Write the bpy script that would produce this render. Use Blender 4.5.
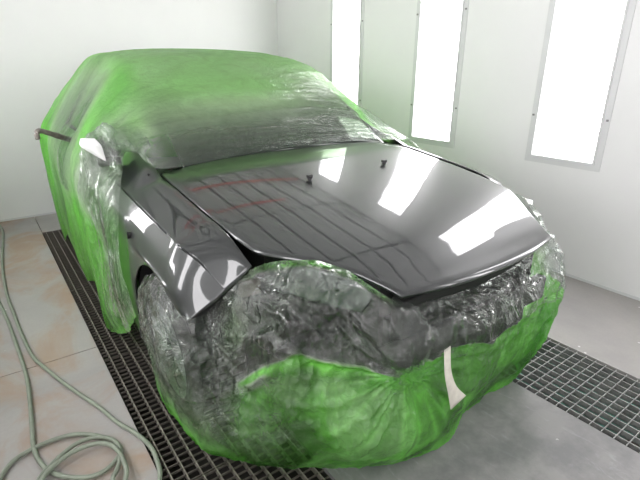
import bpy, bmesh, math, random
import numpy as np
from mathutils import Matrix, Vector, noise
random.seed(4)
for o in list(bpy.data.objects): bpy.data.objects.remove(o)
scene = bpy.context.scene
COL = scene.collection

# ------------------------------------------------------------------ camera
cd = bpy.data.cameras.new('camera'); cam = bpy.data.objects.new('camera', cd); COL.objects.link(cam)
yaw, pit = math.radians(36.33), math.radians(20.72)
fw = Vector((math.sin(yaw)*math.cos(pit), math.cos(yaw)*math.cos(pit), -math.sin(pit)))
rt = Vector((math.cos(yaw), -math.sin(yaw), 0)); up = rt.cross(fw)
cam.matrix_world = Matrix(((rt.x, up.x, -fw.x, 0), (rt.y, up.y, -fw.y, 0), (rt.z, up.z, -fw.z, 1.4), (0, 0, 0, 1)))
cd.sensor_width = 36; cd.lens = 455.4/640*36; cd.clip_start = .02
scene.camera = cam
# ------------------------------------------------------------------ world, exposure
w = bpy.data.worlds.new('world'); scene.world = w; w.use_nodes = True
w.node_tree.nodes['Background'].inputs[0].default_value = (.8, .85, .85, 1)
w.node_tree.nodes['Background'].inputs[1].default_value = .05
vs = scene.view_settings
vs.view_transform = 'Standard'; vs.look = 'None'; vs.gamma = 1; vs.use_curve_mapping = False
vs.exposure = 1.2
PANEL_POWER = 4.2

# ------------------------------------------------------------------ node helpers
def mat(name):
    m = bpy.data.materials.new(name); m.use_nodes = True
    nt = m.node_tree; nt.nodes.clear()
    out = nt.nodes.new('ShaderNodeOutputMaterial')
    return m, nt, out
def nd(nt, t, **kw):
    n = nt.nodes.new(t)
    for k, v in kw.items():
        if k.startswith('_'): setattr(n, k[1:], v)
        else:
            key = k.replace('__', ' ')
            n.inputs[key].default_value = v
    return n
def lk(nt, a, b): nt.links.new(a, b)
def ramp(nt, fac, stops, interp='LINEAR'):
    r = nt.nodes.new('ShaderNodeValToRGB'); cr = r.color_ramp; cr.interpolation = interp
    while len(cr.elements) < len(stops): cr.elements.new(.5)
    for e, (p, c) in zip(cr.elements, stops):
        e.position = p; e.color = (c, c, c, 1) if isinstance(c, (int, float)) else (*c, 1)
    lk(nt, fac, r.inputs[0]); return r.outputs[0]
def coords(nt, scale=(1, 1, 1), kind='Object'):
    tc = nt.nodes.new('ShaderNodeTexCoord'); mp = nt.nodes.new('ShaderNodeMapping')
    mp.inputs['Scale'].default_value = scale; lk(nt, tc.outputs[kind], mp.inputs[0]); return mp.outputs[0]
def noise_tex(nt, vec, scale, detail=4, rough=.55, dist=0):
    n = nd(nt, 'ShaderNodeTexNoise', Scale=scale, Detail=detail, Roughness=rough, Distortion=dist)
    lk(nt, vec, n.inputs['Vector']); return n.outputs[0]
def mixc(nt, fac, a, b, blend='MIX'):
    m = nt.nodes.new('ShaderNodeMix'); m.data_type = 'RGBA'; m.blend_type = blend
    for i, v in ((0, fac), (6, a), (7, b)):
        if isinstance(v, (int, float)): m.inputs[i].default_value = v
        elif isinstance(v, tuple): m.inputs[i].default_value = (*v, 1)
        else: lk(nt, v, m.inputs[i])
    return m.outputs[2]
def mth(nt, op, a, b=0., clamp=False):
    m = nt.nodes.new('ShaderNodeMath'); m.operation = op; m.use_clamp = clamp
    for i, v in ((0, a), (1, b)):
        if isinstance(v, (int, float)): m.inputs[i].default_value = v
        else: lk(nt, v, m.inputs[i])
    return m.outputs[0]
def bump(nt, h, strength, dist=.01):
    b = nt.nodes.new('ShaderNodeBump'); b.inputs['Strength'].default_value = strength
    b.inputs['Distance'].default_value = dist; lk(nt, h, b.inputs['Height']); return b.outputs[0]
def pbr(name, col, rough=.5, metal=0., nscale=0, namt=.15, bstr=0, coat=0, spec=.5):
    m, nt, out = mat(name)
    p = nd(nt, 'ShaderNodeBsdfPrincipled', Roughness=rough, Metallic=metal)
    p.inputs['Specular IOR Level'].default_value = spec
    p.inputs['Coat Weight'].default_value = coat
    if nscale:
        v = coords(nt); f = noise_tex(nt, v, nscale)
        c2 = tuple(max(0, x*(1-namt)) for x in col); c3 = tuple(min(1, x*(1+namt)) for x in col)
        lk(nt, ramp(nt, f, [(.3, c2), (.7, c3)]), p.inputs['Base Color'])
        if bstr: lk(nt, bump(nt, f, bstr), p.inputs['Normal'])
    else: p.inputs['Base Color'].default_value = (*col, 1)
    lk(nt, p.outputs[0], out.inputs[0]); return m

# ------------------------------------------------------------------ materials
M = {}
def wall_mat(name, col):
    m, nt, out = mat(name)
    v = coords(nt)
    f = noise_tex(nt, v, 1.3, 5, .6); f2 = noise_tex(nt, v, 60, 3, .6)
    c = ramp(nt, f, [(.3, tuple(x*.95 for x in col)), (.75, col)])
    p = nd(nt, 'ShaderNodeBsdfPrincipled', Roughness=.38)
    lk(nt, c, p.inputs['Base Color']); lk(nt, bump(nt, f2, .06, .002), p.inputs['Normal'])
    lk(nt, p.outputs[0], out.inputs[0]); return m
M['wall'] = wall_mat('white_enamel', (.865, .87, .865))
M['ceil'] = pbr('ceiling_filter', (.62, .62, .62), .9, nscale=120, namt=.08, bstr=.3)
M['seam'] = pbr('filter_seam', (.03, .03, .03), .6)
M['frame'] = pbr('lamp_frame', (.70, .71, .71), .35)
M['screw'] = pbr('screw', (.25, .25, .25), .4, .6)
def emis(name, col, s):
    m, nt, out = mat(name)
    e = nd(nt, 'ShaderNodeEmission', Strength=s); e.inputs[0].default_value = (*col, 1)
    lk(nt, e.outputs[0], out.inputs[0]); return m
M['lamp'] = emis('lit_diffuser', (1.0, .975, .995), PANEL_POWER)

def floor_mat():
    m, nt, out = mat('stained_concrete')
    v = coords(nt)
    big = noise_tex(nt, v, 1.1, 6, .6, .6); mid = noise_tex(nt, v, 5, 6, .65); fine = noise_tex(nt, v, 70, 4, .6)
    c = ramp(nt, big, [(.3, (.32, .308, .30)), (.5, (.38, .366, .35)), (.72, (.44, .416, .388))])
    c = mixc(nt, mth(nt, 'MULTIPLY', ramp(nt, fine, [(.3, 0.), (.8, 1.)]), .25), c, (.27, .27, .265))
    rv = coords(nt, (1.2, .8, 1)); r = noise_tex(nt, rv, 2.3, 5, .6, .8)
    sx = nt.nodes.new('ShaderNodeSeparateXYZ'); tc = nt.nodes.new('ShaderNodeTexCoord'); lk(nt, tc.outputs['Object'], sx.inputs[0])
    left = ramp(nt, mth(nt, 'ADD', sx.outputs[0], .0), [(.0, 1.), (.27, 1.), (.32, .0)])
    rust = mth(nt, 'MULTIPLY', ramp(nt, r, [(.44, 0.), (.62, .7)]), left)
    c = mixc(nt, rust, c, (.36, .24, .15))
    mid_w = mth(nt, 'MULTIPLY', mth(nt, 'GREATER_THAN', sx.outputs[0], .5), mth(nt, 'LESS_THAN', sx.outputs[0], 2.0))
    # worn pale streaks between the gratings
    sv = coords(nt, (6, 1.4, 1)); s = noise_tex(nt, sv, 3.0, 7, .7, 1.2)
    ctr = mth(nt, 'SUBTRACT', 1., left)
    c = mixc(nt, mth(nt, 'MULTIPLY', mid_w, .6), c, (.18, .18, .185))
    c = mixc(nt, mth(nt, 'MULTIPLY', ramp(nt, s, [(.57, 0.), (.72, .55)]), mid_w), c, (.50, .51, .53))
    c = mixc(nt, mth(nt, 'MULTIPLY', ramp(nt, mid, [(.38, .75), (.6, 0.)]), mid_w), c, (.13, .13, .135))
    vo = nd(nt, 'ShaderNodeTexVoronoi', Scale=9.); lk(nt, v, vo.inputs[0])
    spot = mth(nt, 'LESS_THAN', vo.outputs['Distance'], .055)
    spot = mth(nt, 'MULTIPLY', spot, ramp(nt, mid, [(.5, 0.), (.56, .9)]))
    c = mixc(nt, spot, c, (.75, .75, .74))
    p = nd(nt, 'ShaderNodeBsdfPrincipled'); lk(nt, c, p.inputs['Base Color'])
    lk(nt, ramp(nt, mid, [(.3, .42), (.7, .62)]), p.inputs['Roughness'])
    lk(nt, bump(nt, fine, .12, .003), p.inputs['Normal'])
    lk(nt, p.outputs[0], out.inputs[0]); return m
M['floor'] = floor_mat()
M['joint'] = pbr('joint', (.05, .05, .05), .9)
M['galv'] = pbr('worn_galvanised_steel', (.30, .275, .235), .5, .5, nscale=30, namt=.35)
M['galv2'] = pbr('grey_galvanised_steel', (.30, .30, .29), .5, .5, nscale=30, namt=.3)
M['galv_dark'] = pbr('dull_cross_bar_steel', (.13, .115, .10), .6, .4, nscale=40, namt=.4)
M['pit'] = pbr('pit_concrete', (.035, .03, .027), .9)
def filt():
    m, nt, out = mat('pit_filter_mat')
    v = coords(nt); f = noise_tex(nt, v, 9, 5, .7); g = noise_tex(nt, v, 60, 3, .7)
    c = ramp(nt, f, [(.36, (.05, .028, .025)), (.50, (.03, .10, .08)), (.66, (.05, .26, .20))])
    p = nd(nt, 'ShaderNodeBsdfPrincipled', Roughness=.8); lk(nt, c, p.inputs['Base Color'])
    lk(nt, bump(nt, g, .5), p.inputs['Normal']); lk(nt, p.outputs[0], out.inputs[0]); return m
M['filter'] = filt()
def paint(name, col, rough=.32):
    m, nt, out = mat(name)
    v = coords(nt); f = noise_tex(nt, v, 900, 2, .5)
    p = nd(nt, 'ShaderNodeBsdfPrincipled', Roughness=rough, Metallic=.35)
    lk(nt, ramp(nt, f, [(.3, tuple(x*.85 for x in col)), (.7, tuple(x*1.15 for x in col))]), p.inputs['Base Color'])
    p.inputs['Specular IOR Level'].default_value = .5
    p.inputs['Coat Weight'].default_value = 1; p.inputs['Coat Roughness'].default_value = .02; p.inputs['Coat IOR'].default_value = 1.6
    lk(nt, p.outputs[0], out.inputs[0]); return m
M['paint'] = paint('charcoal_car_paint', (.026, .029, .029))
M['black'] = pbr('black_trim', (.012, .012, .012), .45)
M['dark'] = pbr('engine_bay_dark', (.010, .010, .010), .8)
M['rubber'] = pbr('tyre_rubber', (.018, .018, .018), .75, nscale=40, namt=.3)
M['alloy'] = pbr('wheel_silver', (.32, .33, .33), .35, .7)
M['primer'] = pbr('brown_bracket', (.10, .07, .055), .6)
M['glass'] = pbr('dark_car_glass', (.015, .018, .018), .04, 0, spec=.6)
M['glassgrey'] = pbr('grey_car_glass', (.10, .11, .11), .06, 0, spec=.6)
M['tape'] = pbr('masking_tape', (.60, .58, .50), .7, nscale=60, namt=.08)
M['paper'] = pbr('white_masking_paper', (.75, .77, .75), .6)  # pale colour standing in for glare on the film
M['hose'] = pbr('hose_rubber', (.25, .285, .225), .45, nscale=20, namt=.12)
M['hook'] = pbr('weathered_bar', (.20, .18, .16), .5, .4, nscale=50, namt=.3)
M['red'] = pbr('red_pipe', (.75, .02, .02), .4)

def film_mat():
    """thin polythene: colour attribute 'film' R = green tint, G = cover"""
    m, nt, out = mat('masking_film')
    at = nt.nodes.new('ShaderNodeAttribute'); at.attribute_name = 'film'
    sp = nt.nodes.new('ShaderNodeSeparateColor'); lk(nt, at.outputs['Color'], sp.inputs[0])
    T, O, B = sp.outputs[0], sp.outputs[1], sp.outputs[2]
    v = coords(nt)
    n1 = noise_tex(nt, v, 6, 6, .6, 1.5); n2 = noise_tex(nt, v, 22, 5, .65, 2.2); n3 = noise_tex(nt, v, 70, 3, .6, 1.0)
    sv = coords(nt, (1, 1, .55))
    wn = nd(nt, 'ShaderNodeTexNoise', Scale=5., Detail=3.); lk(nt, sv, wn.inputs['Vector'])
    wv = nt.nodes.new('ShaderNodeVectorMath'); wv.operation = 'MULTIPLY_ADD'; wv.inputs[1].default_value = (.16, .16, .16)
    lk(nt, wn.outputs['Color'], wv.inputs[0]); lk(nt, sv, wv.inputs[2])
    def vor(sc):
        n = nd(nt, 'ShaderNodeTexVoronoi', Scale=sc); lk(nt, wv.outputs[0], n.inputs['Vector']); return n.outputs['Distance']
    h = mth(nt, 'ADD', mth(nt, 'MULTIPLY', mth(nt, 'ADD', mth(nt, 'MULTIPLY', vor(7.), 1.9), mth(nt, 'MULTIPLY', vor(21.), .5)), B), mth(nt, 'MULTIPLY', n2, .28))
    nrm = bump(nt, h, 1., .036)
    cov = mth(nt, 'MULTIPLY', O, ramp(nt, n1, [(.3, .88), (.7, 1.1)]))
    streak = ramp(nt, n2, [(.52, 0.), (.60, .22), (.66, 0.)])
    cov = mth(nt, 'ADD', cov, mth(nt, 'MULTIPLY', mth(nt, 'MULTIPLY', streak, B), .6), True)
    body = ramp(nt, T, [(0., (.48, .50, .48)), (.35, (.55, .62, .52)), (.66, (.58, .86, .46)), (1., (.25, .79, .12))])
    tcol = mixc(nt, T, (.90, .92, .91), (.22, .50, .15))
    tr = nt.nodes.new('ShaderNodeBsdfTransparent'); lk(nt, tcol, tr.inputs[0])
    di = nt.nodes.new('ShaderNodeBsdfDiffuse'); lk(nt, body, di.inputs[0]); lk(nt, nrm, di.inputs['Normal'])
    tl = nt.nodes.new('ShaderNodeBsdfTranslucent'); lk(nt, body, tl.inputs[0]); lk(nt, nrm, tl.inputs['Normal'])
    m1 = nt.nodes.new('ShaderNodeMixShader'); m1.inputs[0].default_value = .55; lk(nt, di.outputs[0], m1.inputs[1]); lk(nt, tl.outputs[0], m1.inputs[2])
    m2 = nt.nodes.new('ShaderNodeMixShader'); lk(nt, cov, m2.inputs[0]); lk(nt, tr.outputs[0], m2.inputs[1]); lk(nt, m1.outputs[0], m2.inputs[2])
    gl = nd(nt, 'ShaderNodeBsdfGlossy', Roughness=.08); gl.inputs[0].default_value = (.95, .97, .95, 1); lk(nt, nrm, gl.inputs['Normal'])
    lw = nd(nt, 'ShaderNodeLayerWeight', Blend=.5); lk(nt, nrm, lw.inputs['Normal'])
    fac = mth(nt, 'ADD', mth(nt, 'MULTIPLY', mth(nt, 'POWER', lw.outputs['Facing'], 5.), .85), .07, True)
    fac = mth(nt, 'MULTIPLY', fac, mth(nt, 'ADD', mth(nt, 'MULTIPLY', B, .65), .35), True)
    m3 = nt.nodes.new('ShaderNodeMixShader'); lk(nt, fac, m3.inputs[0]); lk(nt, m2.outputs[0], m3.inputs[1]); lk(nt, gl.outputs[0], m3.inputs[2])
    lk(nt, m3.outputs[0], out.inputs[0]); return m
M['film'] = film_mat()

# ------------------------------------------------------------------ object helpers
def tag(o, label=None, cat=None, group=None, kind=None):
    if label: o['label'] = label
    if cat: o['category'] = cat
    if group: o['group'] = group
    if kind: o['kind'] = kind
    return o
def empty(name, loc=(0, 0, 0)):
    o = bpy.data.objects.new(name, None); COL.objects.link(o); o.location = loc; o.empty_display_size = .1; return o
def link(name, me, m=None, parent=None, smooth=False, loc=None):
    if m: me.materials.append(m)
    o = bpy.data.objects.new(name, me); COL.objects.link(o)
    if smooth:
        for p in me.polygons: p.use_smooth = True
    if loc is not None: o.location = loc
    if parent:
        o.parent = parent
        pl = Vector((0, 0, 0)); q = parent
        while q: pl += Vector(q.location); q = q.parent
        if loc is None: o.location = -pl          # vertices are given in world coordinates
        else: o.location = Vector(loc)-pl
    return o
def pymesh(name, v, f):
    me = bpy.data.meshes.new(name); me.from_pydata([tuple(map(float, p)) for p in v], [], f); me.update(); return me
def box_data(x0, y0, z0, x1, y1, z1):
    v = [(x0, y0, z0), (x1, y0, z0), (x1, y1, z0), (x0, y1, z0), (x0, y0, z1), (x1, y0, z1), (x1, y1, z1), (x0, y1, z1)]
    f = [(0, 3, 2, 1), (4, 5, 6, 7), (0, 1, 5, 4), (1, 2, 6, 5), (2, 3, 7, 6), (3, 0, 4, 7)]
    return v, f
def boxes(name, bl, m, parent=None, bevel=0):
    V, F = [], []
    for b in bl:
        v, f = box_data(*b); n = len(V); V += v; F += [tuple(i+n for i in q) for q in f]
    o = link(name, pymesh(name, V, F), m, parent)
    if bevel:
        bv = o.modifiers.new('bevel', 'BEVEL'); bv.width = bevel; bv.segments = 2
    return o
def catmull(P, n, axis):
    """resample control array P along axis with n steps per segment"""
    P = np.moveaxis(np.asarray(P, float), axis, 0)
    A = np.concatenate([[2*P[0]-P[1]], P, [2*P[-1]-P[-2]]])
    out = []
    for i in range(1, len(A)-2):
        for k in range(n):
            t = k/n
            out.append(.5*((2*A[i])+(-A[i-1]+A[i+1])*t+(2*A[i-1]-5*A[i]+4*A[i+1]-A[i+2])*t*t+(-A[i-1]+3*A[i]-3*A[i+1]+A[i+2])*t**3))
    out.append(P[-1])
    return np.moveaxis(np.array(out), 0, axis)
def grid_mesh(name, G, flip=False):
    a, b = G.shape[:2]
    idx = np.arange(a*b).reshape(a, b)
    q = np.stack([idx[:-1, :-1], idx[:-1, 1:], idx[1:, 1:], idx[1:, :-1]], -1).reshape(-1, 4)
    if flip: q = q[:, ::-1]
    me = bpy.data.meshes.new(name); me.from_pydata(G.reshape(-1, G.shape[2])[:, :3].tolist(), [], q.tolist()); me.update()
    return me
def tube(name, pts, r, m, parent=None, n=10, seg=6):
    P = catmull(np.array(pts, float), seg, 0); V, F = [], []
    for i, p in enumerate(P):
        t = P[min(i+1, len(P)-1)]-P[max(i-1, 0)]; t /= np.linalg.norm(t)+1e-9
        u = np.cross(t, [0, 0, 1.]) if abs(t[2]) < .95 else np.cross(t, [1., 0, 0]); u /= np.linalg.norm(u); w_ = np.cross(t, u)
        rr = r[min(len(r)-1, i//seg)] if isinstance(r, (list, tuple)) else r
        for k in range(n):
            a = 2*math.pi*k/n; V.append(p+rr*(math.cos(a)*u+math.sin(a)*w_))
        if i:
            b = (i-1)*n
            F += [(b+k, b+(k+1) % n, b+n+(k+1) % n, b+n+k) for k in range(n)]
    F.append(tuple(range(n-1, -1, -1))); F.append(tuple(len(V)-n+k for k in range(n)))
    return link(name, pymesh(name, V, F), m, parent, True)
def lathe_x(name, prof, c, m, parent, seg=40, smooth=True):
    """profile (x offset, radius) revolved about the X axis through c"""
    V, F = [], []; k = len(prof)
    for i in range(seg):
        a = 2*math.pi*i/seg
        for (dx, r) in prof: V.append((c[0]+dx, c[1]+r*math.cos(a), c[2]+r*math.sin(a)))
    for i in range(seg):
        j = (i+1) % seg
        for q in range(k-1): F.append((i*k+q, i*k+q+1, j*k+q+1, j*k+q))
    return link(name, pymesh(name, V, F), m, parent, smooth)

# ------------------------------------------------------------------ the booth
XL, XR, YF, YB, ZC = -.61, 3.195, -3.5, 5.22, 2.75
# trench edges
G1, G2, G3, G4 = .273, .777, 1.807, 2.308     # grating trenches
GE = 4.63
def struct(o, **k): return tag(o, kind='structure', **k)
T_ = .12
struct(boxes('wall_back', [(XL-T_, YB, -.1, XR+T_, YB+T_, ZC)], M['wall']))
struct(boxes('wall_front', [(XL-T_, YF-T_, -.1, XR+T_, YF, ZC)], M['wall']))
LPY = [(-2.22, -1.80), (-1.02, -.60), (.15, .57), (1.33, 1.75), (2.49, 2.91), (3.68, 4.10)]  # first pair is unseen, added behind the camera to boost the fill
LZ0, LZ1 = .815, 2.38
# side walls are built round the lamp openings
def side_wall(name, xin, sgn):
    x0, x1 = sorted((xin, xin+sgn*T_)); bl = []; y = YF
    for a, b in LPY:
        bl.append((x0, y, -.1, x1, a-.02, ZC)); bl.append((x0, a-.02, -.1, x1, b+.02, LZ0-.02)); bl.append((x0, a-.02, LZ1+.02, x1, b+.02, ZC)); y = b+.02
    bl.append((x0, y, -.1, x1, YB, ZC))
    struct(boxes(name, bl, M['wall']))
side_wall('wall_right', XR, 1); side_wall('wall_left', XL, -1)
# ceiling of filter panels held in a dark grid
ce = struct(empty('ceiling', (1.3, 1.5, ZC)))
boxes('ceiling_grid', [(XL-T_, YF-T_, ZC+.02, XR+T_, YB+T_, ZC+.08)], M['seam'], ce)
nx = 12; px = (XR-XL)/nx; ys = [YF, -2.3, -.9, .55, 2.0, 3.45, YB]
cme = {}
for j in range(len(ys)-1):
    for i in range(nx):
        a, b = XL+i*px, XL+(i+1)*px
        d = ys[j+1]-ys[j]
        key = round(d, 3)
        if key not in cme:
            v, f = box_data(-px/2+.022, -d/2+.03, -.012, px/2-.022, d/2-.03, .02); cme[key] = pymesh('filter_panel', v, f); cme[key].materials.append(M['ceil'])
        link('filter_panel', cme[key], None, ce, loc=((a+b)/2, (ys[j]+ys[j+1])/2, ZC))
for yy, xa, xb in ((4.45, .9, 3.12), (3.75, .3, 2.4)):
    pp = tube('red_pipe', [(xa, yy-.12, ZC-.05), (xa+.05, yy-.03, ZC-.05), (xa+.2, yy, ZC-.05), ((xa+xb)/2, yy, ZC-.05), (xb, yy, ZC-.05)], .014, M['red'], ce, 8)
# floor of slabs
fl = struct(empty('floor', (1.3, 1.5, 0)))
g = .006
slabs = [(XL, YF, G1, .10), (XL, .10, G1, 2.385), (XL, 2.385, G1, YB), (G1, GE, G3-.5, YB), (G3-.5, GE, XR, YB),
         (G2, YF, G3, 1.9), (G2, 1.9, G3, GE), (G4, YF, XR, 1.9), (G4, 1.9, XR, GE), (G1, YF, G2, .305), (G3, YF, G4, -.66)]
for (a, b, c, d) in slabs:
    boxes('floor_slab', [(a+g*.5, b+g*.5, -.09, c-g*.5, d-g*.5, 0)], M['floor'], fl)
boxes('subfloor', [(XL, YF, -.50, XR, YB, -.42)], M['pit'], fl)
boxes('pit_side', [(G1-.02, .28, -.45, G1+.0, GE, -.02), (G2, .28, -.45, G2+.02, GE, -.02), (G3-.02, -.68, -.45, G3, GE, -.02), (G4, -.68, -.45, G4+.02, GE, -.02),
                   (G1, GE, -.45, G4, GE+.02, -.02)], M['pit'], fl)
boxes('filter_mat', [(G3, -.66, -.10, G4, GE, -.07)], M['filter'], fl)
boxes('joint_filler', [(XL, YF, -.10, G1-.02, YB, -.085), (G2+.02, YF, -.10, G3-.02, YB, -.085), (G4+.02, YF, -.10, XR, YB, -.085)], M['joint'], fl)
# thin sealing strip along the walls
struct(boxes('baseboard_back', [(XL, YB-.006, 0, XR, YB, .018)], M['frame']))
struct(boxes('baseboard_right', [(XR-.006, YF, 0, XR, YB-.006, .018)], M['frame']))

# ------------------------------------------------------------------ gratings
def grating(x0, x1, y0, y1, pitch, m, label, group):
    r = tag(empty('floor_grating', ((x0+x1)/2, y0, 0)), label, 'grating', group)
    L = y1-y0-.006; H = .028
    v, f = box_data(-.0022, 0, -H, .0022, L, -.002); lm = pymesh('long_bar', v, f); lm.materials.append(m)
    W = x1-x0-.006
    v, f = box_data(-W/2, -.0016, -.012, W/2, .0016, -.003); cm = pymesh('cross_bar', v, f); cm.materials.append(M['galv_dark'] if pitch < .04 else m)
    n = 10
    for i in range(n):
        link('long_bar', lm, None, r, loc=(x0+.031+i*.0495, y0+.003, 0))
    k = max(2, round((L-.006)/pitch))
    for i in range(k+1):
        link('cross_bar', cm, None, r, loc=((x0+x1)/2, y0+.006+i*(L-.006)/k, 0))
    return r
lg = [(4.172, 4.627, 'worn steel floor grating against the back end of the left trench, far from the hose'),
      (3.206, 4.172, 'worn steel floor grating beside the green film hem at the rear of the car'),
      (2.24, 3.206, 'worn steel floor grating beside the green film corner behind the front wheel arch'),
      (1.274, 2.24, 'worn steel floor grating beside the film-wrapped front wheel'),
      (.308, 1.274, 'worn steel floor grating in the left trench, nearest the camera beside the hose coil')]
for a, b, l in lg: grating(G1, G2, a, b, .034, M['galv'], l, 'steel gratings in the left trench')
rg = [(.308, 1.274, 'grey steel floor grating over green filter mat, right of the car front'),
      (1.274, 2.24, 'grey steel floor grating over the right trench, hidden under the car')]
for a, b, l in rg: grating(G3, G4, a, b, .047, M['galv2'], l, 'steel gratings in the right trench')
grating(G3, G4, -.658, .308, .047, M['galv2'], 'grey steel floor grating at the near end of the right trench', 'steel gratings in the right trench')

# ------------------------------------------------------------------ wall lamps
def wall_lamp(xw, sgn, y0, y1, label, group):
    """sgn = direction into the wall"""
    r = tag(empty('wall_light', (xw, (y0+y1)/2, LZ0)), label, 'light', group)
    def bx(y0_, z0, y1_, z1, d0, d1):
        xs = sorted((xw+sgn*d0, xw+sgn*d1)); return (xs[0], y0_, z0, xs[1], y1_, z1)
    t = .05
    fr = boxes('frame', [bx(y0-t, LZ0-t, y0, LZ1+t, -.006, .0), bx(y1, LZ0-t, y1+t, LZ1+t, -.006, .0), bx(y0, LZ0-t, y1, LZ0, -.006, .0), bx(y0, LZ1, y1, LZ1+t, -.006, .0),
                    bx(y0-.012, LZ0-.012, y0, LZ1+.012, -.014, .04), bx(y1, LZ0-.012, y1+.012, LZ1+.012, -.014, .04), bx(y0, LZ0-.012, y1, LZ0, -.014, .04), bx(y0, LZ1, y1, LZ1+.012, -.014, .04)], M['frame'], r)
    boxes('diffuser', [bx(y0, LZ0, y1, LZ1, .015, .02)], M['lamp'], r)
    for zz in (1.09, 1.82):
        for yy in (y0-.035, y1+.035):
            b = box_data(-.005, -.006, -.006, .005, .006, .006)
            link('screw', pymesh('screw', *b), M['screw'], fr, loc=(xw-sgn*.008, yy, zz))
    return r
rl = ['tall lit wall light at the far near end of the right wall, outside the picture', 'tall lit wall light beyond the right edge of the picture', 'tall lit wall light in the right wall beyond the picture edge',
      'tall lit white wall light at the right, with its whole lower corner showing', 'tall lit white wall light behind the car, the middle of the three in view', 'narrowest tall lit wall light, partly behind the green roof film']
for (a, b), l in zip(LPY, rl): wall_lamp(XR, 1, a, b, l, 'tall lights in the right wall')
ll = ['first (nearest the front wall)', 'second from the front wall', 'third from the front wall, just behind the camera', 'fourth from the front wall, beside the front wheel', 'second from the back wall', 'nearest the back wall']
for (a, b), q in zip(LPY, ll): wall_lamp(XL, -1, a, b, 'tall lit light in the left wall, '+q, 'tall lights in the left wall')

# ------------------------------------------------------------------ car
CX = 1.31
car = tag(empty('car', (CX, 2.9, 0)), 'charcoal hatchback with bare glossy hood and fender, the rest under masking film', 'car')
# --- hood
YH = np.array([.80, .83, .90, 1.0, 1.1, 1.25, 1.6, 1.9, 2.12])
ZE = np.interp  # alias
def zc(y): return np.interp(y, [.80, .83, .87, .92, 1.0, 1.12, 1.25, 1.45, 1.6, 1.9, 2.12, 2.2], [.700, .718, .742, .764, .796, .830, .858, .895, .918, .958, .985, .992])
def hw(y): return np.interp(y, [.82, .87, .93, 1.02, 1.12, 1.22, 1.28, 1.4, 1.6, 2.2], [.385, .405, .43, .475, .55, .63, .668, .682, .692, .695])
def smooth1(fn, y, s=.05): return sum(fn(y+d*s)*w_ for d, w_ in ((-2, .1), (-1, .2), (0, .4), (1, .2), (2, .1)))
def hood_z(xo, y):
    return smooth1(zc, y, .085)-.050*(abs(xo)/.70)**3
def hood():
    nu, nv = 60, 70; V = np.zeros((nv+1, 2*nu+1, 3))
    for j in range(nv+1):
        v = j/nv
        for i in range(-nu, nu+1):
            u = i/nu
            y0 = .822+.050*abs(u)**2.2; y = y0+(2.14-y0)*v
            yy = .872+(2.14-.872)*v
            x = u*smooth1(hw, yy, .02)
            z = hood_z(x, y)
            if v < .014: z -= .004*(1-v/.014)
            if abs(u) > .97: z -= .006*(abs(u)-.97)/.03
            V[j, i+nu] = (CX+x, y, z)
    me = grid_mesh('hood', V)
    o = link('hood', me, M['paint'], car, True)
    s = o.modifiers.new('thickness', 'SOLIDIFY'); s.thickness = .014; s.offset = -1
    return o
hood()
def patch(name, ctrl, nu, nv, m, parent, mirror=False, flip=False, thick=.004, trim=None):
    G = catmull(catmull(ctrl, nu, 0), nv, 1)
    if mirror: G = G.copy(); G[..., 0] = 2*CX-G[..., 0]
    me = grid_mesh(name, G, flip != mirror)
    if trim:
        bm = bmesh.new(); bm.from_mesh(me)
        kill = [f for f in bm.faces if trim(f.calc_center_median())]
        bmesh.ops.delete(bm, geom=kill, context='FACES'); bm.to_mesh(me); bm.free()
    o = link(name, me, m, parent, True)
    if thick:
        s = o.modifiers.new('thickness', 'SOLIDIFY'); s.thickness = thick; s.offset = -1
    return o
# --- fenders; rows of (y, [(x' , z) ...]) from the hood gap down to the arch or the sill
WY, WZ, WR = 1.65, .315, .365
def arch_z(y):
    d = WR**2-(y-WY)**2
    return WZ+math.sqrt(d) if d > 0 else None
def fender(sgn):
    rows = [[(.672, 1.300, .755), (.690, 1.300, .742), (.715, 1.310, .715), (.750, 1.325, .68), (.755, 1.327, .674), (.79, 1.335, .645), (.83, 1.35, .615), (.860, 1.358, .595), (.872, 1.36, .585)],
            [(.690, 1.40, .822), (.712, 1.40, .818), (.750, 1.405, .803), (.800, 1.41, .776), (.806, 1.41, .770), (.845, 1.415, .725), (.872, 1.42, .675), (.880, 1.425, .635), (.880, 1.425, None)]]
    for y in (1.50, 1.58, 1.66, 1.75, 1.85, 1.93, 1.98, 2.02, 2.08, 2.17, 2.30, 2.46):
        hx = float(smooth1(hw, y, .02)); zt = hood_z(hx, y)-.003; xt = hx+.009
        k = (y-1.40)/.7
        cz = .790+.075*k; cx = .832+.008*k
        az = arch_z(y) or .20
        if y > WY+WR-.01: az = .20
        r = [(xt, y, zt), (xt+.022, y, zt-.003), (xt+.065, y, zt-.022), (cx-.008, y, cz+.008), (cx, y, cz), (cx+.028, y, cz-.055), (.884, y, cz-.115),
             (.891, y, .45*az+.55*(cz-.115)), (.886, y, az)]
        if y > 2.1:
            up_ = {2.17: [(.704, .958), (.726, .955), (.769, .932)], 2.30: [(.696, .995), (.720, .985), (.768, .948)], 2.46: [(.676, 1.055), (.708, 1.035), (.765, .968)]}[y]
            for q, (a_, b_) in enumerate(up_): r[q] = (a_, y, b_)
        rows.append(r)
    G = np.array([[(CX-x, y, arch_z(y) if z is None else z) for x, y, z in r] for r in rows])
    return patch('fender', G, 10, 8, M['paint'], car, mirror=(sgn > 0), thick=.006)
fender(-1); fender(1)
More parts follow.
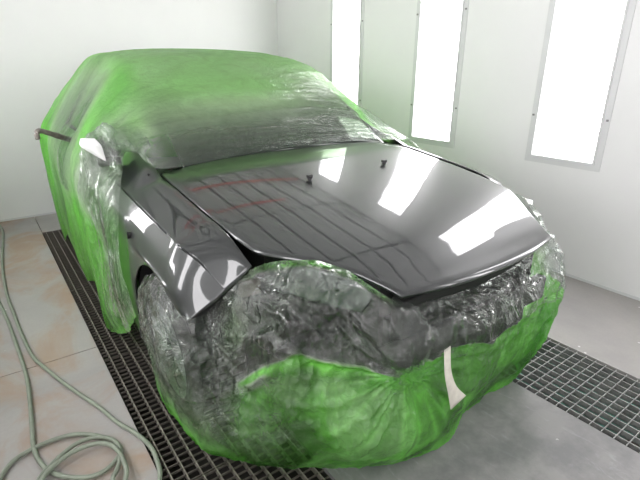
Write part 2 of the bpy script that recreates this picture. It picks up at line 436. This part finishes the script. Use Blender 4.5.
# --- body shell from one loft, cut into panels
S = {  # y : centre, roof quarter, roof side, rail, belt, shoulder, side, low, sill  (x', z)
 2.12: [(0, .985), (.35, .975), (.55, .955), (.67, .94), (.74, .925), (.842, .865), (.890, .62), (.885, .42), (.85, .20)],
 2.50: [(0, 1.235), (.33, 1.22), (.53, 1.185), (.635, 1.13), (.765, .95), (.858, .86), (.895, .63), (.89, .42), (.86, .20)],
 2.95: [(0, 1.435), (.31, 1.425), (.49, 1.40), (.585, 1.35), (.775, .965), (.865, .87), (.898, .63), (.892, .42), (.86, .20)],
 3.35: [(0, 1.485), (.31, 1.478), (.48, 1.455), (.57, 1.405), (.78, .98), (.868, .88), (.90, .63), (.893, .42), (.86, .20)],
 3.80: [(0, 1.49), (.31, 1.483), (.48, 1.458), (.565, 1.405), (.78, .99), (.866, .89), (.90, .63), (.893, .42), (.86, .20)],
 4.25: [(0, 1.455), (.30, 1.447), (.46, 1.42), (.545, 1.365), (.765, 1.0), (.855, .90), (.892, .63), (.885, .42), (.85, .22)],
 4.65: [(0, 1.35), (.28, 1.335), (.43, 1.30), (.51, 1.24), (.70, 1.0), (.80, .90), (.85, .63), (.84, .42), (.80, .25)],
 4.88: [(0, 1.10), (.27, 1.09), (.41, 1.07), (.49, 1.03), (.60, .96), (.69, .87), (.76, .63), (.75, .42), (.70, .28)],
 5.00: [(0, .80), (.25, .79), (.38, .78), (.46, .77), (.53, .74), (.58, .70), (.63, .55), (.62, .42), (.58, .30)]}
BY = sorted(S)
BG = np.array([[(x, y, z) for x, z in S[y]] for y in BY])
def body_patch(name, ya, yb, ta, tb, m, parent=None, side=0, inset=.0, thick=.004):
    """side 0 = both halves across the middle, -1 = left in the picture, 1 = right"""
    n = 8; D = catmull(catmull(BG, n, 0), 6, 1)
    ia = int(round(np.interp(ya, BY, np.arange(len(BY)))*n)); ib = int(round(np.interp(yb, BY, np.arange(len(BY)))*n))
    ja, jb = int(round(ta*6)), int(round(tb*6))
    H = D[ia:ib+1, ja:jb+1].copy()
    L = H.copy(); L[..., 0] = CX-H[..., 0]; R_ = H.copy(); R_[..., 0] = CX+H[..., 0]
    if side == 0: G = np.concatenate([L[:, ::-1], R_[:, 1:]], 1)
    elif side < 0: G = L[:, ::-1]
    else: G = R_
    if inset:
        G = G.copy(); G[..., 2] -= inset*.6; G[..., 0] += np.sign(CX-G[..., 0])*inset
    o = link(name, grid_mesh(name, G), m, parent or car, True)
    if thick:
        s = o.modifiers.new('thickness', 'SOLIDIFY'); s.thickness = thick; s.offset = -1
    return o
body_patch('windshield', 2.14, 2.90, 0, 2.35, M['glass'], inset=.004)
body_patch('roof', 2.95, 4.25, 0, 2.8, M['paint'])
body_patch('rear_window', 4.30, 4.80, 0, 2.5, M['glass'], inset=.004)
body_patch('tailgate', 4.84, 5.0, 0, 7.9, M['paint'])
for sd in (-1, 1):
    body_patch('windshield_pillar', 2.46, 2.95, 2.4, 3.1, M['paint'], side=sd)
    body_patch('roof_rail', 2.95, 4.3, 2.8, 3.1, M['paint'], side=sd)
    body_patch('front_side_window', 2.36, 3.12, 3.15, 3.95, M['glassgrey'], side=sd, inset=.006)
    body_patch('window_post', 3.12, 3.24, 3.1, 4.0, M['black'], side=sd)
    body_patch('rear_side_window', 3.24, 4.05, 3.15, 3.95, M['glassgrey'], side=sd, inset=.006)
    body_patch('rear_pillar', 4.05, 4.84, 2.6, 4.1, M['paint'], side=sd)
    body_patch('front_door', 2.5, 3.16, 4.0, 7.4, M['paint'], side=sd)
    body_patch('rear_door', 3.19, 4.0, 4.0, 7.4, M['paint'], side=sd)
    body_patch('rear_quarter', 4.03, 4.84, 4.1, 7.6, M['paint'], side=sd)
    body_patch('sill', 2.5, 4.0, 7.4, 8.0, M['black'], side=sd)
# --- inner structure
boxes('engine_bay', [(CX-.38, 1.0, .30, CX+.38, 1.4, .70), (CX-.58, 1.4, .30, CX+.58, 2.05, .80), (CX-.62, 1.95, .30, CX+.62, 2.3, .90)], M['dark'], car)
boxes('front_panel', [(CX-.36, .91, .30, CX+.36, .97, .675), (CX-.36, .97, .45, CX+.36, 1.07, .58)], M['dark'], car, .01)
boxes('underbody', [(CX-.78, 1.98, .17, CX+.78, 4.8, .30), (CX-.5, 1.2, .2, CX+.5, 1.98, .34)], M['dark'], car)
boxes('front_crossmember', [(CX-.45, .885, .42, CX+.45, .93, .53)], M['dark'], car, .01)
for s in (-1, 1):
    # wheel well liner and front bracket
    b = [(CX+s*.60-.01, 1.55, .3, CX+s*.60+.01, 2.02, .70)]
    boxes('wheel_liner', b, M['dark'], car)
    lathe = []
    prof = [(-.12*s, WR-.003), (.12*s, WR-.003)]
    V, F = [], []
    for k in range(25):
        a = math.radians(135)*k/24
        for dx in (.61, .872): V.append((CX+s*dx, WY+(WR+.012)*math.cos(a), WZ+(WR+.012)*math.sin(a)))
    for k in range(24): F.append((2*k, 2*k+1, 2*k+3, 2*k+2))
    lo = link('arch_liner', pymesh('arch_liner', V, F), M['dark'], car, True)
    br = boxes('fender_bracket', [(CX+s*.66-.035, 1.34, .62, CX+s*.66+.035, 1.38, .68)], M['primer'], car, .008)
# lamps under the film
for s in (-1, 1):
    G = np.array([[(CX+s*x, y, z) for x, y, z in r] for r in (
        [(.37, 1.02, .68), (.44, 1.14, .715), (.53, 1.27, .735), (.58, 1.36, .725)],
        [(.38, 1.05, .62), (.46, 1.15, .65), (.55, 1.28, .67), (.60, 1.38, .66)],
        [(.39, 1.08, .57), (.47, 1.17, .59), (.55, 1.30, .61), (.60, 1.40, .61)])])
    patch('headlight', G, 6, 6, M['glassgrey'], car, thick=.01, flip=(s > 0))
# --- wheels
def wheel(x, y, sg):
    """sg -1 : outer face towards -X"""
    r = .315; c = (x, y, r+.004); w2 = .10
    t = lathe_x('wheel', [(d*w2*sg, q) for d, q in ((-1, .21), (-1, .285), (-.8, .308), (-.35, .314), (.35, .314), (.8, .308), (1, .29), (1.03, .25), (1, .21), (.7, .205))], c, M['rubber'], car, 48)
    t['label'] = 'black tyre on a silver wheel'
    rim = lathe_x('rim', [(d, q) for d, q in ((sg*.07, .205), (sg*.09, .212), (sg*.095, .20), (sg*.05, .185), (sg*.03, .15), (sg*.05, .07), (sg*.07, .05), (sg*.072, 0))], c, M['alloy'], t, 40)
    # spokes
    bl = []
    V, F = [], []
    for k in range(7):
        a = 2*math.pi*k/7
        for (rr, hw_) in ((.05, .022), (.20, .016)):
            for (dx, wd) in ((.062, hw_), (.062, -hw_), (.09, -hw_*.7), (.09, hw_*.7)):
                V.append((c[0]+sg*dx, c[1]+rr*math.cos(a)-wd*math.sin(a), c[2]+rr*math.sin(a)+wd*math.cos(a)))
        b = k*8
        F += [(b, b+1, b+5, b+4), (b+1, b+2, b+6, b+5), (b+2, b+3, b+7, b+6), (b+3, b, b+4, b+7), (b+4, b+5, b+6, b+7)]
    link('spokes', pymesh('spokes', V, F), M['alloy'], t)
    # tread grooves as raised blocks
    V, F = [], []
    for k in range(60):
        a = 2*math.pi*k/60
        for q, (x0, x1) in enumerate(((-.078, -.03), (-.022, .022), (.03, .078))):
            a0 = a+(.02 if q == 1 else 0); n = len(V)
            for (aa, rr) in ((a0, .310), (a0+.078, .310), (a0+.078, .319), (a0, .319)):
                for xx in (x0, x1): V.append((c[0]+xx, c[1]+rr*math.cos(aa), c[2]+rr*math.sin(aa)))
            F += [(n+4, n+5, n+7, n+6), (n, n+1, n+7, n+6), (n+2, n+3, n+5, n+4), (n, n+2, n+4, n+6), (n+1, n+3, n+5, n+7)]
    link('tread', pymesh('tread', V, F), M['rubber'], t)
    lathe_x('brake_disc', [(0, .06), (0, .14), (-sg*.02, .14), (-sg*.02, .06)], c, M['hook'], t, 32)
for x, s in ((CX-.78, -1), (CX+.78, 1)):
    wheel(x, 1.65, s); wheel(x, 4.29, s)
# door mirror (left in the picture one bulges the film)
def mirror(s):
    c = (CX+s*.835, 2.42, 1.03)
    bm = bmesh.new(); bmesh.ops.create_uvsphere(bm, u_segments=20, v_segments=12, radius=1)
    for v in bm.verts:
        v.co = Vector((v.co.x*.065, v.co.y*.045*(1.0 if v.co.y < 0 else .45), v.co.z*.05))+Vector(c)
    me = bpy.data.meshes.new('door_mirror'); bm.to_mesh(me); bm.free()
    o = link('door_mirror', me, M['black'], car, True)
    boxes('mirror_arm', [(CX+s*.84-.05, 2.36, .955, CX+s*.84+.05, 2.42, .995)], M['black'], o, .008)
mirror(-1)
# washer nozzles on the hood
for (x, y) in ((1.085, 1.66), (1.535, 1.70)):
    z = hood_z(x-CX, y)
    o = boxes('washer_nozzle', [(x-.006, y-.008, z-.004, x+.006, y+.008, z+.014)], M['black'], car, .002)
    boxes('nozzle_cap', [(x-.011, y-.010, z+.010, x+.011, y+.011, z+.024)], M['black'], o, .003)
# round grommet hole and repeater hole in the fender
for (y, z, r_) in ((2.13, .925, .014), (1.93, .74, .010)):
    V, F = [], []
    xx = CX-(.735 if y > 2 else .889)
    for k in range(16):
        a = 2*math.pi*k/16; V.append((xx-.012, y+r_*math.cos(a), z+r_*1.5*math.sin(a)))
    for k in range(16):
        a = 2*math.pi*k/16; V.append((xx+.01, y+r_*.8*math.cos(a), z+r_*1.2*math.sin(a)))
    F = [(k, (k+1) % 16, 16+(k+1) % 16, 16+k) for k in range(16)]+[tuple(range(15, -1, -1))]
    link('trim_plug', pymesh('trim_plug', V, F), M['black'], car)

# the car is measured for a 1.78 m wide body about x = 1.31 and widened here to its real width and place
CXN, KX = 1.413, 1.112
def widen(me):
    if me.get('wide'): return
    me['wide'] = 1
    for v in me.vertices: v.co.x = CXN+(v.co.x-CX)*KX
def fam(o):
    for c in o.children:
        yield c
        yield from fam(c)
for o in fam(car):
    if o.data: widen(o.data)
# ------------------------------------------------------------------ masking film
def vnoise(P, sc, seed=0.):
    return np.array([noise.noise((p[0]*sc[0]+seed, p[1]*sc[1]+seed*1.7, p[2]*sc[2]-seed)) for p in P])
def ridged(P, sc, seed=0.): return 1-2*np.abs(vnoise(P, sc, seed))
def normals(G):
    du = np.gradient(G, axis=0); dv = np.gradient(G, axis=1); n = np.cross(dv, du)
    return n/(np.linalg.norm(n, axis=2, keepdims=True)+1e-9)
def build_film(name, ctrl, nu, nv, disp, out_dir=None, label=None, cat=None, parent=None, m=None, trim=None):
    """ctrl: rows x cols x 5 (x, y, z, tint, cover)"""
    D = catmull(catmull(ctrl, nu, 0), nv, 1)
    G = D[..., :3].copy(); A = np.clip(D[..., 3:5], 0, 1)
    N = normals(G)
    P = G.reshape(-1, 3); n = N.reshape(-1, 3)
    c = np.array(out_dir); sgn = np.sign(((P-c)*n).sum(1)); sgn = 1 if sgn.mean() > 0 else -1
    uv = np.stack(np.meshgrid(np.linspace(0, ctrl.shape[0]-1, G.shape[0]), np.linspace(0, ctrl.shape[1]-1, G.shape[1]), indexing='ij'), -1).reshape(-1, 2)
    d, A2 = disp(P, uv, A.reshape(-1, 2))
    P2 = P+n*sgn*d[:, None]
    P2[:, 2] = np.maximum(P2[:, 2], .006)
    G2 = P2.reshape(G.shape)
    me = grid_mesh(name, G2, sgn > 0)
    ca = me.color_attributes.new('film', 'FLOAT_COLOR', 'POINT')
    col = np.ones((len(P2), 4)); col[:, :2] = A2[:, :2]; col[:, 2] = A2[:, 2] if A2.shape[1] > 2 else 1
    ca.data.foreach_set('color', col.ravel())
    if trim is not None:
        bm = bmesh.new(); bm.from_mesh(me)
        bmesh.ops.delete(bm, geom=[f for f in bm.faces if trim(f.calc_center_median())], context='FACES'); bm.to_mesh(me); bm.free()
    o = link(name, me, m or M['film'], parent, True)
    if label: tag(o, label, cat)
    return o
def star(P, c, ax, k, seed, rad):
    """radiating folds about point c in the plane spanned by ax"""
    r = P-np.array(c); a = r@np.array(ax[0]); b = r@np.array(ax[1]); R_ = np.sqrt((r**2).sum(1)); th = np.arctan2(b, a)
    w_ = np.array([noise.noise((math.cos(t)*k+seed, math.sin(t)*k, q*3)) for t, q in zip(th, R_)])
    return (1-2*np.abs(w_))*np.exp(-(R_/rad)**2)*np.minimum(1, R_/.03)

# ---- film over the cabin and the sides
def XP(x): return CX-x
# columns run from the left hem over the roof to the right hem
def sec(y, zt, q, s_, rail, belt, sh, mid, low, hem, tints, ys=None):
    """returns left half columns outermost first"""
    pts = [hem, low, mid, sh, belt, rail, s_, q]
    ys = ys or [y]*8
    L = [(XP(p[0]), yy, p[1], *t) for p, yy, t in zip(pts, ys, tints[:8])]
    return L, (CX, y if len(ys) < 9 else ys[8], zt, *tints[8])
g_, o_ = 1., .62
rows = []
def add_row(yl, pts, tl, tr):
    """yl: 9 y values hem..centre; pts 9 (x',z); tl left tints, tr right tints (8)"""
    L = [(XP(p[0]), yy, p[1], *t) for p, yy, t in zip(pts, yl, tl)]
    R_ = [(CX+p[0], yy, p[1], *t) for p, yy, t in zip(pts[:8], yl[:8], tr)][::-1]
    rows.append(L+R_)
gr = (1., .74); pale = (.75, .66); clr = (.12, .07); mid_ = (.35, .20); drk = (.25, .05); rf = (.82, .97)
# hem, low, mid, shoulder, belt, rail, side, quarter, centre
add_row([1.96, 2.00, 2.04, 2.12, 2.40, 2.23, 2.05, 2.03, 2.02], [(.895, .34), (.905, .46), (.908, .62), (.852, .895), (.740, 1.015), (.706, .992), (.685, .962), (.35, .99), (0, 1.0)],
        [(.9, .6), clr, clr, (.1, .14), (.1, .20), (.12, .18), drk, drk, drk], [clr]*8)
add_row([2.16, 2.12, 2.12, 2.23, 2.50, 2.42, 2.26, 2.22, 2.20], [(.900, .16), (.915, .36), (.912, .62), (.89, .90), (.77, 1.02), (.70, 1.075), (.62, 1.075), (.34, 1.10), (0, 1.105)],
        [(1., .75), (.6, .3), clr, (.3, .2), (.4, .3), (.6, .45), (.45, .3), (.45, .3), (.4, .3)], [mid_]*8)
add_row([2.56, 2.40, 2.30, 2.42, 2.55, 2.60, 2.58, 2.52, 2.50], [(.925, .02), (.938, .28), (.925, .60), (.935, .84), (.80, 1.05), (.65, 1.19), (.54, 1.235), (.34, 1.255), (0, 1.26)],
        [gr, gr, gr, (.4, .4), (.6, .5), pale, (.75, .70), rf, rf], [mid_]*3+[(.6, .5)]*5)
add_row([2.76, 2.68, 2.62, 2.68, 2.78, 2.82, 2.85, 2.80, 2.78], [(.89, .20), (.93, .36), (.93, .62), (.925, .88), (.83, 1.08), (.64, 1.31), (.53, 1.375), (.33, 1.385), (0, 1.39)],
        [gr, gr, gr, pale, gr, gr, rf, rf, rf], [gr]*3+[rf]*5)
add_row([3.05, 3.05, 3.02, 3.02, 3.04, 3.06, 3.08, 3.06, 3.06], [(.89, .10), (.92, .30), (.93, .60), (.925, .90), (.82, 1.10), (.63, 1.385), (.51, 1.44), (.32, 1.465), (0, 1.475)],
        [gr, gr, gr, (.5, .4), (.6, .42), rf, rf, rf, rf], [rf]*8)
add_row([3.42, 3.40, 3.4, 3.4, 3.4, 3.4, 3.4, 3.4, 3.4], [(.885, .03), (.92, .26), (.925, .60), (.92, .91), (.82, 1.10), (.61, 1.43), (.50, 1.475), (.32, 1.50), (0, 1.508)],
        [gr, (.9, .5), (.8, .45), (.6, .45), (.35, .35), (.8, .6), rf, rf, rf], [rf]*8)
add_row([3.85]*9, [(.875, .22), (.915, .36), (.92, .60), (.915, .92), (.815, 1.11), (.60, 1.43), (.49, 1.48), (.32, 1.503), (0, 1.51)], [gr, gr, gr, gr, (.7, .55), rf, rf, rf, rf], [rf]*8)
add_row([4.22]*9, [(.895, .02), (.905, .26), (.91, .60), (.90, .92), (.80, 1.10), (.575, 1.40), (.47, 1.45), (.30, 1.475), (0, 1.48)], [gr]*9, [gr]*8)
add_row([4.60]*9, [(.82, .09), (.86, .30), (.87, .60), (.84, .92), (.72, 1.08), (.54, 1.28), (.44, 1.33), (.29, 1.36), (0, 1.375)], [gr]*9, [gr]*8)
add_row([4.88]*9, [(.72, .10), (.77, .30), (.785, .60), (.74, .90), (.63, 1.0), (.51, 1.07), (.42, 1.09), (.28, 1.12), (0, 1.13)], [gr]*9, [gr]*8)
add_row([5.02]*9, [(.56, .12), (.60, .30), (.63, .55), (.60, .70), (.55, .76), (.47, .79), (.39, .80), (.26, .82), (0, .83)], [gr]*9, [gr]*8)
add_row([5.06]*9, [(.50, .12), (.50, .25), (.50, .35), (.47, .40), (.43, .43), (.38, .45), (.30, .46), (.2, .47), (0, .48)], [gr]*9, [gr]*8)
C1 = np.array(rows)
def disp1(P, uv, A):
    side = np.clip((np.abs(P[:, 0]-CX)-.62)/.15, 0, 1); low = np.clip((.9-P[:, 2])/.6, 0, 1)
    front = np.clip((2.9-P[:, 1])/.5, 0, 1)
    d = .012*ridged(P, (1.5, 9, 1.3), 3)*side + .014*vnoise(P, (1, 4, .8), 8)*side*(.5+low)
    d += .006*ridged(P, (2, 22, 2.5), 5)*side
    # across the windscreen folds run side to side, the roof ones diagonally
    top = 1-side
    Q = P.copy(); c, s = math.cos(.5), math.sin(.5); Q[:, 0] = P[:, 0]*c+P[:, 1]*s; Q[:, 1] = -P[:, 0]*s+P[:, 1]*c
    d += top*(.006*ridged(P, (1.2, 14, 1), 11)*front+.005*ridged(Q, (1.5, 12, 2), 14)*(1-front*.5)+.003*ridged(P, (3, 30, 3), 2)*front)
    d += .012*star(P, (XP(.74), 2.42, .99), ((0, 1, 0), (0, 0, 1)), 4.5, 1, .35)
    # the mirror pushes the film out to a tip
    R2 = ((P[:, 1]-2.41)/.11)**2+((P[:, 2]-1.02)/.085)**2
    bulge = np.exp(-R2)*side*.15*(P[:, 0] < CX)
    d += bulge
    d *= np.clip((uv[:, 0])/.15, .15, 1)
    A = A.copy()
    rid = ridged(P, (1.3, 7, 1.1), 21)
    A[:, 1] = np.clip(A[:, 1]*(.85+.35*rid*(.25+.75*side)+.12*top), 0, 1)
    tn = vnoise(P, (2, 4, 1), 31)
    A[:, 0] = np.clip(A[:, 0]+.25*tn*(.3+.7*side), 0, 1)
    # grey-clear streak where the side glass shows through
    gz = np.exp(-(((P[:, 1]-(3.05+(1.45-P[:, 2])*.05))/.12)**2))*(P[:, 2] > .72)*(P[:, 2] < 1.42)*side
    A[:, 1] *= 1-.65*gz; A[:, 0] *= 1-.5*gz
    B = .10+.30*side*low+1.3*np.exp(-(((P[:, 1]-2.22)/.26)**2))*side
    return d+.010+.006*top, np.concatenate([A, B[:, None]], 1)
f1 = build_film('masking_film', C1, 22, 16, disp1, (CX, 3.2, .5),
                'crinkled green masking film draped over the car roof, windshield and doors', 'masking film')
widen(f1.data)

# ---- film over the nose and the front wheel
def c5(pts, tn): return [(*p, *t) for p, t in zip(pts, tn)]
W1 = (.12, .04); W2 = (.45, .13); K = (.05, .08); Kd = (.10, .14); S1 = (.15, .30); Gd = (.85, .35); Gb = (1., .62); Gm = (.95, .62)
cols = [
 c5([(.445, 1.95, .50), (.41, 1.88, .36), (.40, 1.82, .22), (.405, 1.72, .10), (.425, 1.60, .008)], [K, W1, W2, Gm, Gb]),
 c5([(.43, 1.80, .60), (.40, 1.74, .46), (.39, 1.68, .28), (.395, 1.60, .12), (.435, 1.52, .008)], [K, W1, W2, Gm, Gb]),
 c5([(.43, 1.60, .66), (.395, 1.55, .50), (.385, 1.52, .30), (.40, 1.46, .12), (.45, 1.43, .008)], [K, W1, W2, Gm, Gb]),
 c5([(.45, 1.38, .60), (.405, 1.38, .49), (.40, 1.33, .32), (.42, 1.27, .13), (.495, 1.33, .008)], [K, W1, W2, Gm, Gb]),
 c5([(.56, 1.37, .63), (.54, 1.35, .52), (.49, 1.24, .34), (.49, 1.16, .15), (.575, 1.21, .008)], [K, W1, W2, Gm, Gb]),
 c5([(.665, 1.305, .735), (.60, 1.19, .62), (.56, 1.12, .42), (.575, 1.03, .18), (.68, 1.12, .008)], [Kd, (.8, .45), (.6, .25), Gm, Gb]),
 c5([(.765, 1.165, .797), (.69, 1.07, .69), (.655, 1.01, .55), (.68, .92, .25), (.80, 1.02, .008)], [Gd, S1, Gb, Gm, Gb]),
 c5([(.865, 1.055, .782), (.80, .96, .67), (.765, .905, .52), (.79, .83, .25), (.93, .95, .008)], [Gd, S1, Gb, Gm, Gb]),
 c5([(.950, .890, .705), (.885, .81, .63), (.93, .835, .48), (.97, .79, .25), (1.09, .88, .008)], [K, K, Gb, Gb, Gd]),
 c5([(1.08, .875, .665), (1.08, .765, .60), (1.12, .79, .46), (1.15, .78, .25), (1.25, .845, .008)], [K, K, Gb, Gb, Gd]),
 c5([(1.31, .865, .655), (1.31, .755, .58), (1.32, .775, .45), (1.34, .80, .25), (1.42, .91, .008)], [K, K, Gb, Gb, Gb]),
 c5([(1.55, .872, .660), (1.55, .768, .585), (1.55, .785, .45), (1.56, .83, .22), (1.62, .92, .008)], [K, K, Gb, Gb, Gb]),
 c5([(1.74, .888, .678), (1.76, .80, .61), (1.75, .80, .45), (1.75, .83, .22), (1.80, .91, .008)], [K, K, Gb, Gb, Gb]),
 c5([(1.875, .905, .695), (1.91, .868, .63), (1.945, .842, .46), (1.90, .85, .23), (1.88, .94, .02)], [S1, S1, Gb, Gb, Gb]),
 c5([(1.975, 1.045, .790), (1.985, .985, .68), (2.0, .99, .46), (1.98, 1.0, .22), (1.96, 1.05, .02)], [S1, S1, Gb, Gb, Gb]),
 c5([(2.07, 1.165, .815), (2.10, 1.12, .70), (2.12, 1.14, .46), (2.10, 1.15, .22), (2.08, 1.18, .02)], [K, S1, Gb, Gb, Gb]),
 c5([(2.17, 1.30, .785), (2.24, 1.29, .66), (2.28, 1.32, .45), (2.26, 1.33, .22), (2.22, 1.34, .02)], [K, S1, Gd, Gb, Gb]),
 c5([(2.27, 1.38, .72), (2.36, 1.45, .60), (2.39, 1.50, .42), (2.38, 1.50, .2), (2.36, 1.50, .02)], [K, S1, Gd, Gb, Gb])]
C2 = np.array(cols)
def disp2(P, uv, A):
    v = uv[:, 1]; low = np.clip((v-1.5)/1.5, 0, 1); up_ = 1-low
    edge = np.clip(v/.35, .0, 1)
    d = .016*vnoise(P, (5, 5, 2.2), 3)*edge+.010*ridged(P, (9, 9, 3), 6)*edge*(.4+.6*low)
    d += .013*ridged(P, (9, 9, 16), 9)*up_*edge
    d += .007*ridged(P, (24, 24, 18), 12)*edge*(.4+.6*up_)+.004*ridged(P, (50, 50, 22), 17)*edge
    d += .022*star(P, (.41, 1.36, .49), ((0, 1, 0), (0, 0, 1)), 4, 2, .22)
    d += .024*star(P, (.94, .83, .50), ((1, 0, 0), (0, 0, 1)), 4, 5, .40)
    d += .018*star(P, (.66, 1.28, .72), ((1, 0, 0), (0, 0, 1)), 4, 7, .30)
    d += .016*star(P, (1.87, .89, .68), ((1, 0, 0), (0, 0, 1)), 4, 4, .30)
    A = A.copy(); u, v = uv[:, 0], uv[:, 1]
    def sst(x, a, b): t = np.clip((x-a)/(b-a), 0, 1); return t*t*(3-2*t)
    wob = .16*vnoise(P, (6, 6, 6), 51)+.05*vnoise(P, (20, 20, 20), 53)
    # nose: clear dark film on top, green skirt from a sharp line down
    nose = sst(u, 7.4, 8.1)*(1-sst(u, 13.2, 14))
    line = sst(v+wob-.45*sst(u, 11.4, 12.2), 1.32, 1.42)
    A[:, 0] = A[:, 0]*(1-nose)+nose*line; A[:, 1] = A[:, 1]*(1-nose)+nose*(.04+.62*line)
    # lamp: clear crumpled film with a doubled green fold under it
    lamp = sst(u-1.4*np.clip(1.9-v, 0, .6), 3.6, 4.6)*(1-sst(u, 7.6, 8.2))
    fold = np.exp(-((v+wob*.9-1.95)/.085)**2)*sst(u, 4.2, 5.2)
    topg = 1-sst(v, .12, .30)
    A[:, 0] = A[:, 0]*(1-lamp)+lamp*np.clip(fold*1.3+topg+sst(v, 1.9, 2.1)*.9+.5*np.clip(vnoise(P, (7, 7, 9), 61), 0, 1), 0, 1)
    A[:, 1] = A[:, 1]*(1-lamp)+lamp*(.04+.75*fold+.22*topg+sst(v, 1.9, 2.2)*(.34+.24*sst(u, 6.4, 7.5)))
    # brighter doubled film along the crests of the folds
    rs = np.clip(star(P, (.94, .80, .50), ((1, 0, 0), (0, 0, 1)), 5, 15, .9), 0, 1)**1.5
    rr = np.clip(ridged(P, (7, 7, 3.5), 44), 0, 1)**2
    A[:, 1] = np.clip(A[:, 1]*(.60+.50*rr+.8*rs*low), .02, .92)
    pt = vnoise(P, (4.5, 4.5, 6), 71)+.5*vnoise(P, (11, 11, 7), 73)
    A[:, 1] *= 1-.68*low*sst(pt, -.12, .30)
    A[:, 1] += .20*low*sst(-pt, .0, .4)
    A[:, 1] *= 1-.6*(1-sst(u, 4.2, 5.0))*(1-sst(v, 2.1, 3.0))
    hem = sst(v, 3.80, 3.95)
    A[:, 1] = np.maximum(A[:, 1], .75*hem)
    d += .028*np.exp(-((u-8.0)/.35)**2-((v-1.25)/.3)**2)
    B = .35+.9*(1-low)-.55*nose*(1-low)
    return d, np.concatenate([A, B[:, None]], 1)
f2 = build_film('masking_film', C2, 26, 44, disp2, (CX, 2.0, .4),
                'crinkled clear and green masking film skirt wrapped round the car nose and front wheel', 'masking film')

# ------------------------------------------------------------------ tape, paper, bar, hose
def strip(name, pts, wv, m, label, cat, th=.0015, group=None):
    P = catmull(np.array(pts, float), 6, 0); wv = np.array(wv, float)
    Wd = catmull(wv, 6, 0) if wv.ndim == 2 else np.repeat(wv[None], len(P), 0)
    G = np.stack([P-Wd/2, P, P+Wd/2], 1)
    o = link(name, grid_mesh(name, G), m, None, True)
    s = o.modifiers.new('thickness', 'SOLIDIFY'); s.thickness = th; s.offset = 0
    return tag(o, label, cat, group)
strip('masking_tape', [(1.045, .745, .575), (1.035, .725, .50), (1.055, .715, .43), (1.09, .71, .365)], [(.03, .0, .005), (.03, 0, .005), (.04, 0, .01), (.075, 0, .02)], M['tape'],
      'curled strip of cream masking tape hanging on the green film at the car nose', 'tape')
strip('masking_tape', [(XP(.655), 2.53, 1.155), (XP(.635), 2.46, 1.12), (XP(.60), 2.38, 1.085)], [(.05, .0, .02), (.06, 0, .02), (.06, 0, .03)], M['tape'],
      'short cream masking tape patch at the foot of the windshield pillar', 'tape')
strip('masking_paper', [(.372, 2.20, 1.115), (.378, 2.19, 1.085), (.40, 2.185, 1.05), (.425, 2.18, 1.015)], [(.05, -.03, .0), (.075, -.04, 0), (.045, -.02, 0), (.006, 0, 0)], M['paper'],  # highlight on the film by the mirror, built as a pale sheet
      'small white triangular paper scrap beside the film-wrapped door mirror', 'paper')
bar = tube('hooked_bar', [(.47, 3.18, .975), (.40, 3.12, 1.01), (.345, 3.08, 1.038), (.305, 3.06, 1.058), (.280, 3.055, 1.066), (.262, 3.05, 1.055), (.262, 3.05, 1.02)], [.017, .017, .015, .014, .016, .014, .012], M['hook'], None, 8)
tag(bar, 'grey hooked metal bar sticking out of the green film at the rear door', 'bar')
HZ = .011
hA = [(-.012, 4.83), (-.064, 4.022), (-.076, 3.41), (-.059, 3.025), (-.041, 2.702), (-.018, 2.466), (.019, 2.324), (.078, 2.129), (.134, 1.968), (.174, 1.858), (.214, 1.717), (.255, 1.618), (.283, 1.513), (.283, 1.428), (.266, 1.34)]
hB = [(-.14, 3.458), (-.119, 3.222), (-.095, 2.951), (-.074, 2.584), (-.062, 2.316), (-.067, 2.099), (-.077, 1.918), (-.085, 1.777), (-.075, 1.68), (-.046, 1.597), (.003, 1.534), (.068, 1.491), (.124, 1.494), (.171, 1.528), (.187, 1.565), (.169, 1.628), (.12, 1.697), (.056, 1.751), (-.013, 1.769), (-.093, 1.765), (-.16, 1.737), (-.201, 1.674)]
hC = [(-.086, 1.579), (-.05, 1.616), (-.005, 1.652), (.055, 1.681), (.116, 1.674), (.163, 1.633), (.182, 1.574), (.173, 1.509), (.15, 1.458), (.125, 1.412)]
hD = [(-.072, 1.568), (-.032, 1.603), (.026, 1.629), (.089, 1.631), (.141, 1.605), (.171, 1.546), (.178, 1.471), (.165, 1.393)]
path = [(-.10, YB-.02, .9), (-.07, YB-.03, .45), (-.04, YB-.08, .05)]+[(x, y, .012) for x, y in hA]+[(.21, 1.26, .012), (.15, 1.31, .012)]
path += [(x, y, .024) for x, y in hC[::-1]]+[(-.12, 1.50, .012), (-.05, 1.36, .012), (.09, 1.31, .014)]
path += [(x, y, .034) for x, y in hD[::-1]]+[(-.13, 1.50, .02), (-.21, 1.53, .014), (-.23, 1.61, .012)]
path += [(x, y, .014) for x, y in hB[::-1]]+[(-.18, 3.8, .012), (-.30, 4.1, .012)]
hose = tube('hose', path, .0088, M['hose'], None, 10, 5)
tag(hose, 'long grey-green hose coiled on the concrete floor left of the grating', 'hose')
